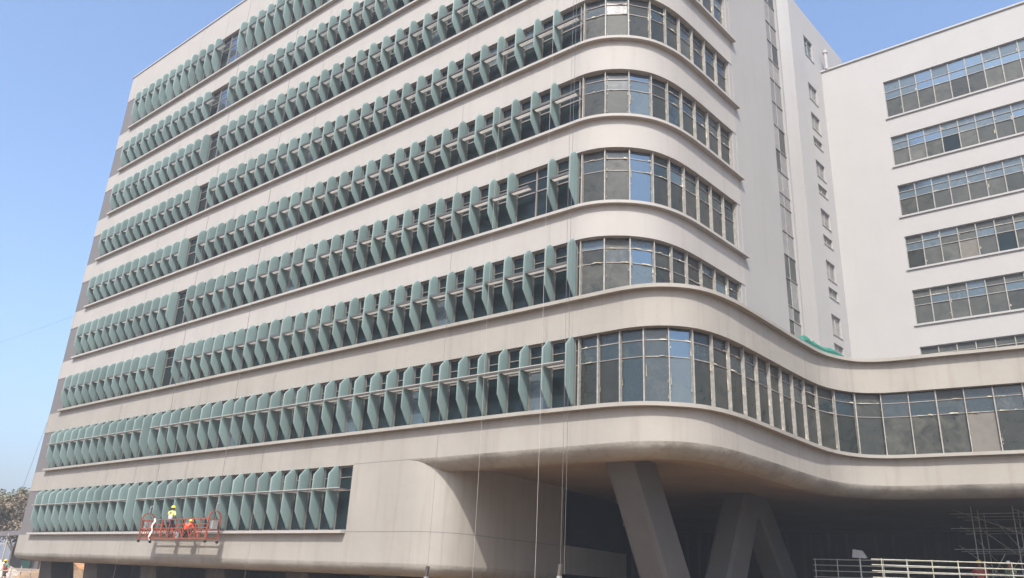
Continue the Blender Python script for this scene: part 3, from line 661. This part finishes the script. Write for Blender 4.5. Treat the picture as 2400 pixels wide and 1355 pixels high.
# ================================================================== people
def skin_obj(name, verts, edges, rad, m, parent, roots, sub=1):
    me = bpy.data.meshes.new(name); me.from_pydata(verts, edges, []); me.materials.append(M[m]); o = link(name, me, parent)
    o.modifiers.new('Skin', 'SKIN')
    lay = me.skin_vertices[0].data if me.skin_vertices else None
    if lay:
        for i, r in enumerate(rad): lay[i].radius = (r, r) if not isinstance(r, tuple) else r; lay[i].use_root = i in roots
    o.modifiers['Skin'].use_smooth_shade = True
    s = o.modifiers.new('Sub', 'SUBSURF'); s.levels = sub; s.render_levels = sub
    return o
def person(loc, rotz, label, J, shirt='darkcloth', trousers='darkcloth', vest=None, helmet=True, cap=None):
    """J: joint positions (facing +y); one skinned body, clothing and helmet as children"""
    P_ = empty('person', loc, rotz); tag(P_, label, 'person')
    ks = ['pel', 'sp', 'ch', 'nk', 'hb', 'hd', 'shL', 'elL', 'wrL', 'shR', 'elR', 'wrR', 'hipL', 'knL', 'anL', 'toL', 'hipR', 'knR', 'anR', 'toR']
    ed = [('pel', 'sp'), ('sp', 'ch'), ('ch', 'nk'), ('nk', 'hb'), ('hb', 'hd'), ('ch', 'shL'), ('shL', 'elL'), ('elL', 'wrL'), ('ch', 'shR'), ('shR', 'elR'), ('elR', 'wrR'), ('pel', 'hipL'), ('hipL', 'knL'), ('knL', 'anL'), ('anL', 'toL'), ('pel', 'hipR'), ('hipR', 'knR'), ('knR', 'anR'), ('anR', 'toR')]
    R0 = dict(pel=(.15, .105), sp=(.135, .095), ch=(.15, .105), nk=.052, hb=(.075, .088), hd=(.07, .082), sh=.062, el=.045, wr=.03, hip=.088, kn=.058, an=.042, to=.04)
    rad = lambda k, e=0: tuple(v + e for v in R0[k]) if k in R0 and isinstance(R0[k], tuple) else ((R0[k] if k in R0 else R0[k[:-1]]) + e,) * 2
    vs = [J[k] for k in ks]; es = [(ks.index(a_), ks.index(b_)) for a_, b_ in ed]; rd = [rad(k) for k in ks]; roots = {0}
    for sd in 'LR':     # palm and five fingers continuing each wrist
        w = Vector(J['wr' + sd]); dd = (w - Vector(J['el' + sd])).normalized(); side = dd.cross(Vector((0, 1, .3))); side = side.normalized() if side.length > .05 else Vector((1, 0, 0)); bend = side.cross(dd)
        i0 = len(vs); vs.append(tuple(w + dd * .07)); rd.append((.032, .018)); es.append((ks.index('wr' + sd), i0))
        for f, (o_, ln) in enumerate(((-.03, .07), (-.01, .082), (.01, .078), (.028, .06))):
            b0 = w + dd * .085 + side * o_; i = len(vs); vs += [tuple(b0 - dd * .03), tuple(b0 + dd * ln * .55 + bend * .012), tuple(b0 + dd * ln * .85 + bend * .045)]; rd += [(.009, .009)] * 3; es += [(i, i + 1), (i + 1, i + 2)]; roots.add(i)
        b0 = w + dd * .03 - side * .025; i = len(vs); vs += [tuple(b0), tuple(b0 + dd * .035 - side * .03 + bend * .015), tuple(b0 + dd * .065 - side * .035 + bend * .035)]; rd += [(.010, .010)] * 3; es += [(i, i + 1), (i + 1, i + 2)]; roots.add(i)
    skin_obj('body', vs, es, rd, 'skin', P_, roots, 2)
    def sub(name, kk, ee, ex, m):
        v = [J[k] for k in kk]; e = [(kk.index(a_), kk.index(b_)) for a_, b_ in ed if a_ in kk and b_ in kk]; return skin_obj(name, v, e, [rad(k, ex) for k in kk], m, P_, {0}, 2)
    sub('shirt', ['pel', 'sp', 'ch', 'nk', 'shL', 'elL', 'shR', 'elR'], None, .014, shirt)
    sub('trousers', ['pel', 'hipL', 'knL', 'anL', 'hipR', 'knR', 'anR'], None, .018, trousers)
    if vest: sub('vest', ['pel', 'sp', 'ch'], None, .034, vest)
    for sd in 'LR':
        a_ = Vector(J['an' + sd]); b_ = Vector(J['to' + sd]); mb = MB(); mb.ball(tuple(a_.lerp(b_, .5) - Vector((0, 0, .015))), .055, .055 + abs(b_.y - a_.y) * .75, .05, 10, 6); mb.build('shoe', 'black', P_)
    h = Vector(J['hd']); hbv = Vector(J['hb']); up = (h - hbv).normalized()
    mb = MB()
    for s_x in (-1, 1): mb.ball((h.x + s_x * .032, h.y + .083, h.z - .02), .012, .008, .008, 8, 5)
    mb.build('eyes', 'black', P_)
    MB().hexa([(h.x - .014, h.y + .075, h.z - .065), (h.x + .014, h.y + .075, h.z - .065), (h.x + .014, h.y + .112, h.z - .06), (h.x - .014, h.y + .112, h.z - .06)][::1], [(h.x - .008, h.y + .075, h.z - .015), (h.x + .008, h.y + .075, h.z - .015), (h.x + .008, h.y + .088, h.z - .015), (h.x - .008, h.y + .088, h.z - .015)]).build('nose', 'skin', P_)
    MB().box(h.x - .026, h.x + .026, h.y + .068, h.y + .086, h.z - .092, h.z - .082).build('mouth', 'redcloth', P_)
    mb = MB()
    for s_x in (-1, 1): mb.ball((h.x + s_x * .078, h.y, h.z - .03), .012, .022, .034, 8, 5)
    mb.build('ears', 'skin', P_)
    mb = MB(); mb.ball((h.x, h.y - .012, h.z + .0), .088, .098, .085, 14, 6, True); mb.build('hair', 'hair', P_)
    if helmet:
        mb = MB(); mb.ball((h.x, h.y - .005, h.z + .012), .118, .138, .125, 16, 7, True); he = mb.build('helmet', 'helmet', P_)
        mb = MB(); n_ = 16; ri = [(h.x + .112 * math.cos(t), h.y - .005 + .132 * math.sin(t), h.z + .018) for t in [2 * math.pi * i / n_ for i in range(n_)]]; ro = [(h.x + .135 * math.cos(t), h.y - .005 + (.185 if math.sin(t) > 0 else .15) * math.sin(t), h.z + .004) for t in [2 * math.pi * i / n_ for i in range(n_)]]
        rb_ = [(p[0], p[1], p[2] - .012) for p in ro]
        mb.add(ri + ro + rb_, [(i, (i + 1) % n_, n_ + (i + 1) % n_, n_ + i) for i in range(n_)] + [(n_ + i, n_ + (i + 1) % n_, 2 * n_ + (i + 1) % n_, 2 * n_ + i) for i in range(n_)] + [(2 * n_ + i, 2 * n_ + (i + 1) % n_, (i + 1) % n_, i) for i in range(n_)]); b_ = mb.build('brim', 'helmet', he)
    elif cap:
        MB().ball((h.x, h.y - .01, h.z + .01), .105, .12, .11, 14, 6, True).build('cap', cap, P_)
    return P_
def stand(lean=0.0, armL=(-.28, .12, .98), armR=(.28, .12, .98), step=.08, turn=0):
    eL = ((-.24 + armL[0]) / 2 - .05, armL[1] * .35 - .05, (1.38 + armL[2]) / 2); eR = ((.24 + armR[0]) / 2 + .05, armR[1] * .35 - .05, (1.38 + armR[2]) / 2)
    return dict(pel=(0, 0, .93), sp=(0, lean * .4, 1.12), ch=(0, lean, 1.33), nk=(0, lean * 1.2, 1.47), hb=(turn * .01, lean * 1.2 + .02, 1.56), hd=(turn * .02, lean * 1.25 + .025, 1.64), shL=(-.19, lean, 1.39), elL=eL, wrL=armL, shR=(.19, lean, 1.39), elR=eR, wrR=armR, hipL=(-.095, 0, .87), knL=(-.11, .03 + step, .48), anL=(-.12, step, .09), toL=(-.13, step + .14, .045), hipR=(.095, 0, .87), knR=(.11, .03 - step, .48), anR=(.12, -step * 1.2, .09), toR=(.13, -step * 1.2 + .14, .045))
def crouch():
    return dict(pel=(0, -.12, .36), sp=(0, -.04, .52), ch=(0, .12, .70), nk=(0, .22, .80), hb=(0, .28, .86), hd=(0, .33, .91), shL=(-.19, .13, .73), elL=(-.27, .30, .52), wrL=(-.2, .48, .40), shR=(.19, .13, .73), elR=(.27, .30, .52), wrR=(.2, .48, .36), hipL=(-.1, -.1, .34), knL=(-.17, .28, .48), anL=(-.14, .05, .1), toL=(-.15, .19, .05), hipR=(.1, -.1, .34), knR=(.17, .28, .44), anR=(.14, .02, .1), toR=(.15, .16, .05))

# ---- gondola
GX0, GX1, GY0, GY1, GZ = -46.62, -39.68, -1.3, -.6, 3.26
GD = empty('suspended_platform', ((GX0 + GX1) / 2, (GY0 + GY1) / 2, GZ)); tag(GD, 'orange suspended work platform hanging in front of the ground-floor fins', 'work platform')
def gp(mb, name, m): return tp_(mb, name, m, GD)
gp(MB().box(GX0 + .05, GX1 - .05, GY0 + .03, GY1 - .03, GZ, GZ + .05), 'deck', 'steel')
for y in (GY0, GY1):
    for z in ((GZ + .02, GZ + .55, GZ + 1.02) if y == GY0 else (GZ + .02, GZ + .5, GZ + .82)):
        gp(MB().bar((GX0, y, z), (GX1, y, z), .045), 'rail', 'orange')
    n_ = 9
    for i in range(n_ + 1):
        x = GX0 + (GX1 - GX0) * i / n_
        if i in (0, n_) or (y == GY1 and i % 3): continue
        gp(MB().bar((x, y, GZ + .03), (x, y, GZ + (1.0 if y == GY0 else .8)), .035 if i % 3 else .06), 'post', 'orange')
    for i in range(n_):
        x = GX0 + (GX1 - GX0) * i / n_; x2 = x + (GX1 - GX0) / n_
        if y == GY1: continue
        gp(MB().bar((x + .03, y, GZ + .06), ((x + x2) / 2, y, GZ + .53), .028), 'brace', 'orange'); gp(MB().bar((x2 - .03, y, GZ + .06), ((x + x2) / 2, y, GZ + .53), .028), 'brace', 'orange')
for x, xi in ((GX0, GX0 + .02), (GX1, GX1 - .02)):
    for y in (GY0, GY1): gp(MB().bar((x, y, GZ - .02), (x, y, GZ + 1.12), .065), 'end_post', 'orange')
    mb = MB(); pr_ = [(x, GY0 + (GY1 - GY0) * (.5 - .5 * math.cos(math.pi * i / 6)), GZ + 1.1 + .33 * math.sin(math.pi * i / 6)) for i in range(7)]
    for a_, b_ in zip(pr_[:-1], pr_[1:]): mb.bar(a_, b_, .06)
    gp(mb, 'end_hoop', 'orange')
    for z in (GZ + .03, GZ + .5, GZ + 1.0): gp(MB().bar((x, GY0, z), (x, GY1, z), .05), 'end_rail', 'orange')
    for y in (GY0, GY1): gp(MB().tube((x - .04, y, GZ - .13), (x + .04, y, GZ - .13), .075, 10), 'castor', 'black')
    gp(MB().box(x - .14, x + .14, -1.1, -.8, GZ + .5, GZ + .95), 'hoist_motor', 'steel'); gp(MB().bar((x, -.95, GZ + 1.38), (x + .06, -.95, GZ + 1.85), .06), 'hook_arm', 'steel'); gp(MB().bar((x, -.95, GZ + 1.7), (x + .2, -.95, GZ + 1.83), .045), 'hook_arm', 'steel')
person((-44.1, -1.0, GZ + .05), math.radians(15), 'worker in yellow helmet and grey bib standing on the orange platform', stand(.05, (-.2, .3, 1.15), (.3, .15, 1.0)), 'limevest', 'darkcloth', 'greycloth')
person((-42.3, -.98, GZ + .05), math.radians(20), 'worker in yellow helmet and bright orange vest crouching on the orange platform', crouch(), 'hivis', 'darkcloth', 'hivis')
mb = MB(); prev = None
for i in range(8):
    t = i / 7; x = -45.05 + .12 * math.sin(i * 1.9) - t * .25; w = .16 - .06 * t + .03 * math.sin(i * 2.7); mb.add([], [])
    row = [(x - w, -1.36, GZ + 1.08 - t * 1.15), (x - w * .3, -1.42, GZ + 1.1 - t * 1.17), (x + w * .4, -1.38, GZ + 1.06 - t * 1.13), (x + w, -1.43, GZ + 1.08 - t * 1.2)]
    if prev: mb.add(prev + row, [(j, j + 1, 5 + j, 4 + j) for j in range(3)], True)
    prev = row
tag(mb.build('hanging_sack', 'whitecloth'), 'pale crumpled sack hung over the platform rail left of the standing worker', 'sack')
mb = MB(); mb.tube((-43.2, -.95, GZ + .05), (-43.2, -.95, GZ + .36), .13, 14, .16); tag(mb.build('bucket', 'greycloth'), 'grey bucket on the platform deck between the two workers', 'bucket')

# ---- people behind the railing and by the left end
person((-7.55, 18.6, 2.0), math.radians(190), 'worker in yellow helmet and dark red clothes in the shade behind the railing', stand(.03, step=.05), 'redcloth', 'darkcloth')
person((-6.25, 18.4, 2.0), math.radians(150), 'person in pale cap and green shirt in the shade behind the railing', stand(.1, (-.2, .35, 1.1), step=.1), 'greencloth', 'darkcloth', None, False, 'whitecloth')
person((-4.75, 16.4, 2.0), math.radians(200), 'person in bright orange vest at the right edge behind the railing', stand(.05, step=.12), 'hivis', 'darkcloth', 'hivis', False, 'hivis')
person((-73.2, 2.0, .12), math.radians(200), 'worker in yellow helmet walking past the far left end of the block', stand(.12, step=.22), 'greencloth', 'darkcloth', 'redcloth')

# ================================================================== ropes
def rope(x, y, z0, z1, r, m, label, name='rope', group=None, hook=False, sway=0.0):
    o = empty(name, (x, y, z0)); tag(o, label, 'rope', group)
    mb = MB(); n_ = 14; pts = [(sway * math.sin(i * .9) * .02, sway * math.cos(i * .7) * .015, (z1 - z0) * i / n_) for i in range(n_ + 1)]
    for a_, b_ in zip(pts[:-1], pts[1:]): mb.tube(a_, b_, r, 6)
    mb.build('line', m, o)
    if hook: MB().bar((-.02, 0, -.05), (.03, 0, .35), .11).build('weight', 'stub', o); MB().box(-.09, .05, -.06, .06, -.32, -.04).build('block', 'steel', o)
    return o
TOPZ = 44.1
rope(-21.3, -1.0, .2, TOPZ, .0055, 'rope', 'pale rope hanging in front of the arch shadow, left of the brightest rope', sway=1)
rope(-18.33, -1.0, .2, TOPZ, .007, 'rope', 'brightest pale rope, hanging in front of the dark lobby wall', sway=1)
rope(-23.7, -1.0, 1.9, TOPZ, .007, 'wirerope', 'dark wire rope hanging to a weight below the curved pier edge', hook=True, sway=1)
rope(-17.22, -1.0, 2.1, TOPZ, .007, 'wirerope', 'left wire of the close pair hanging at the glazed corner', hook=True, sway=1)
rope(-17.05, -1.0, 2.1, TOPZ, .007, 'wirerope', 'right wire of the close pair hanging at the glazed corner', sway=1)
for i, (x, lb) in enumerate(((-46.6, 'left suspension wire of the orange platform'), (-39.68, 'right suspension wire of the orange platform'))):
    rope(x, -.95, GZ + 1.9, TOPZ, .012, 'wirerope', lb, sway=.5)
rope(-44.0, -.62, GZ + .4, TOPZ, .006, 'wirerope', 'thin safety line above the standing worker on the platform', sway=1)
rope(-49.9, -.7, .4, TOPZ, .006, 'wirerope', 'thin line hanging on the facade left of the platform, nearest to it', sway=1)
rope(-53.6, -.7, .4, TOPZ, .006, 'wirerope', 'thin line hanging on the facade well left of the platform', sway=1)
rope(-36.4, -.8, .4, TOPZ, .006, 'wirerope', 'thin line hanging on the facade just right of the platform', sway=1)
def wire(pts, label, r=.008):
    mb = MB()
    for a_, b_ in zip(pts[:-1], pts[1:]): mb.tube(a_, b_, r, 5)
    tag(mb.build('wire', 'wirerope'), label, 'wire')
wire([(-67.2 - 40 * t, .6, 21.15 + .7 * t + 1.0 * (t * t - t)) for t in [i / 12 for i in range(13)]], 'thin overhead wire running left from the block into the sky')
wire([(-72.0 - 4.0 * t, 2.0, 14.0 - 13.5 * t) for t in (0, .5, 1)], 'thin slanting guy wire left of the end of the block', .012)

# green net on the terrace parapet
nb = MB(); rn = random.Random(4); npth = [p for p in L_CURVE if 9.6 < p.y < 14.0 and p.x < -10.6]; No = offset(npth, .02); Ni = offset(npth, -.45); n_ = len(npth)
for a_, hz in ((No, .0), (Ni, .0)): pass
rows_ = []
for i in range(n_):
    f = math.sin(math.pi * i / (n_ - 1)) ** .5; hgt = .5 * f * rn.uniform(.75, 1.2) + .04; o_, q = No[i], Ni[i]
    rows_.append([(o_.x, o_.y, 12.74), (o_.x + .02, o_.y, 12.74 + hgt * .55), (o_.x * .7 + q.x * .3, o_.y * .7 + q.y * .3, 12.74 + hgt), (q.x, q.y, 12.70 + hgt * .9), (q.x, q.y, 12.5)])
vs_ = [v for r in rows_ for v in r]; nb.add(vs_, [(i * 5 + j, i * 5 + j + 1, (i + 1) * 5 + j + 1, (i + 1) * 5 + j) for i in range(n_ - 1) for j in range(4)], False)
tag(nb.build('debris_net', 'net'), 'crumpled green debris net lying along the terrace parapet', 'net')
mb = MB(); mb.box(-.3, .3, -.25, .25, 0, .7); tag(mb.build('roof_box', 'white', None, (-12.9, 16.6, 12.45)), 'small pale box on the terrace behind the green net', 'box')

# ================================================================== far left background
def tree(x, y, h, rw, label, leafm, seed):
    rt = random.Random(seed); t = empty('tree', (x, y, 0)); tag(t, label, 'tree', 'trees beyond the left end')
    mb = MB(); th = h * .38; mb.tube((0, 0, 0), (.1, 0, th), .2, 8, .14)
    tips = []
    for i in range(9):
        a = rt.uniform(0, 6.28); l = rt.uniform(.5, 1) * rw; e = (math.cos(a) * l, math.sin(a) * l, th + (h - th) * rt.uniform(.3, .92)); b0 = (.1, 0, th * rt.uniform(.7, 1)); mb.tube(b0, e, .08, 6, .025); tips.append(e)
        for _ in range(3): tips.append((e[0] * rt.uniform(.4, 1.1) + rt.gauss(0, .5), e[1] * rt.uniform(.4, 1.1) + rt.gauss(0, .5), min(h, e[2] + rt.gauss(.2, .7))))
    mb.build('trunk', 'bark', t)
    cr = MB()
    for c in tips:
        s = rt.uniform(.45, .95)
        for _ in range(110):
            p = Vector((rt.gauss(c[0], s * .62), rt.gauss(c[1], s * .62), rt.gauss(c[2], s * .4))); u = Vector((rt.gauss(0, 1), rt.gauss(0, 1), rt.gauss(0, 1))).normalized(); v = u.orthogonal().normalized(); w = rt.uniform(.12, .24)
            cr.add([p - u * w, p - v * w * .5, p + u * w, p + v * w * .5], [(0, 1, 2, 3)])
    cr.build('crown', leafm, t)
tree(-100.5, 7.2, 8.2, 2.7, 'dusty green tree at the left edge behind the tin shed', 'leaf', 11)
tree(-97.0, 11.0, 8.4, 2.6, 'brownish tree next to the block behind the tin shed', 'leafdry', 2)
tree(-108, 13.0, 9.6, 3.4, 'taller green tree furthest back at the left edge', 'leaf', 3)
tree(-88.5, 13.5, 6.8, 2.0, 'small brown tree half hidden by the end of the block', 'leafdry', 5)
SH = empty('tin_shed', (-90, 8, 1.2)); tag(SH, 'open shed with a dark tin roof on poles at the left edge', 'shed')
mb = MB(); mb.hexa([(-3.4, -2.2, 3.0), (3.4, -1.6, 2.75), (3.4, 2.2, 3.35), (-3.4, 2.2, 3.6)], [(-3.4, -2.2, 3.08), (3.4, -1.6, 2.83), (3.4, 2.2, 3.43), (-3.4, 2.2, 3.68)]); mb.build('roof', 'tin', SH)
for px_, py_ in ((-3, -1.9), (0, -1.7), (3, -1.4), (-3, 2), (0, 2), (3, 2)): MB().tube((px_, py_, 0), (px_, py_, 3.05 if py_ < 0 else 3.4), .07, 6).build('post', 'timber', SH)
MB().box(-.4, 1.6, 1.6, 1.7, 0, 2.2).build('back_panel', 'greencloth', SH); MB().box(-3.2, 3.2, 1.75, 1.85, 0, 2.9).build('back_wall', 'tin', SH); MB().bar((-3.2, -1.85, 2.2), (3, -1.5, 2.1), .09).build('beam', 'timber', SH)
def mound(name, x, y, rx, ry, h, m, label, cat, seed):
    rm = random.Random(seed); mb = MB(); n_, m_ = 28, 10; vs = []; fs = []
    for j in range(m_ + 1):
        f = j / m_
        for i in range(n_):
            t = 2 * math.pi * i / n_; k = 1 + rm.gauss(0, .06); vs.append((x + rx * f * math.cos(t) * k, y + ry * f * math.sin(t) * k, h * (math.cos(f * math.pi) * .5 + .5) * (1 + rm.gauss(0, .10)) - .05))
    for j in range(m_):
        for i in range(n_): fs.append((j * n_ + i, (j + 1) * n_ + i, (j + 1) * n_ + (i + 1) % n_, j * n_ + (i + 1) % n_))
    mb.add(vs, fs, False); o = mb.build(name, m)
    return tag(o, label, cat)
mound('rubble_heap', -90, 5.5, 11, 5.5, 2.3, 'rubble', 'pale heap of rubble below the tin shed', 'rubble heap', 3)
mound('soil_heap', -80, 9.5, 9, 6, 1.5, 'soil', 'brown soil heap beside the walking worker', 'soil heap', 6)
mound('soil_bank', -100, 23, 26, 8, 2.8, 'orangesoil', 'orange soil bank seen between the stub columns', 'soil bank', 8)
FE = empty('site_fence', (-66, -2.2, 0)); tag(FE, 'low site fence of thin poles at the bottom left corner', 'fence')
for i in range(9): tp_(MB().tube((-70.0 + i * 1.5, -2.2 + .1 * (i % 3), 0), (-69.9 + i * 1.5, -2.2, 1.35 + .12 * (i % 2)), .03, 6), 'post', 'timber', FE)
for z in (.75, 1.15): tp_(MB().tube((-70.2, -2.25, z), (-57.5, -2.25, z - .05), .028, 6), 'rail', 'timber', FE)

# ================================================================== haze
hz = MB(); hz.box(-905, 505, -305, 905, -1.0, 48.0); ho = hz.build('haze', 'dark'); stuff(ho)
hm = bpy.data.materials.new('dusty_air'); hm.use_nodes = True; t = hm.node_tree; t.nodes.clear()
out = t.nodes.new('ShaderNodeOutputMaterial'); pv = t.nodes.new('ShaderNodeVolumePrincipled'); pv.inputs['Color'].default_value = (0.62, 0.67, 0.74, 1); pv.inputs['Density'].default_value = 0.0013; pv.inputs['Anisotropy'].default_value = 0.1
t.links.new(pv.outputs[0], out.inputs['Volume']); ho.data.materials.clear(); ho.data.materials.append(hm)
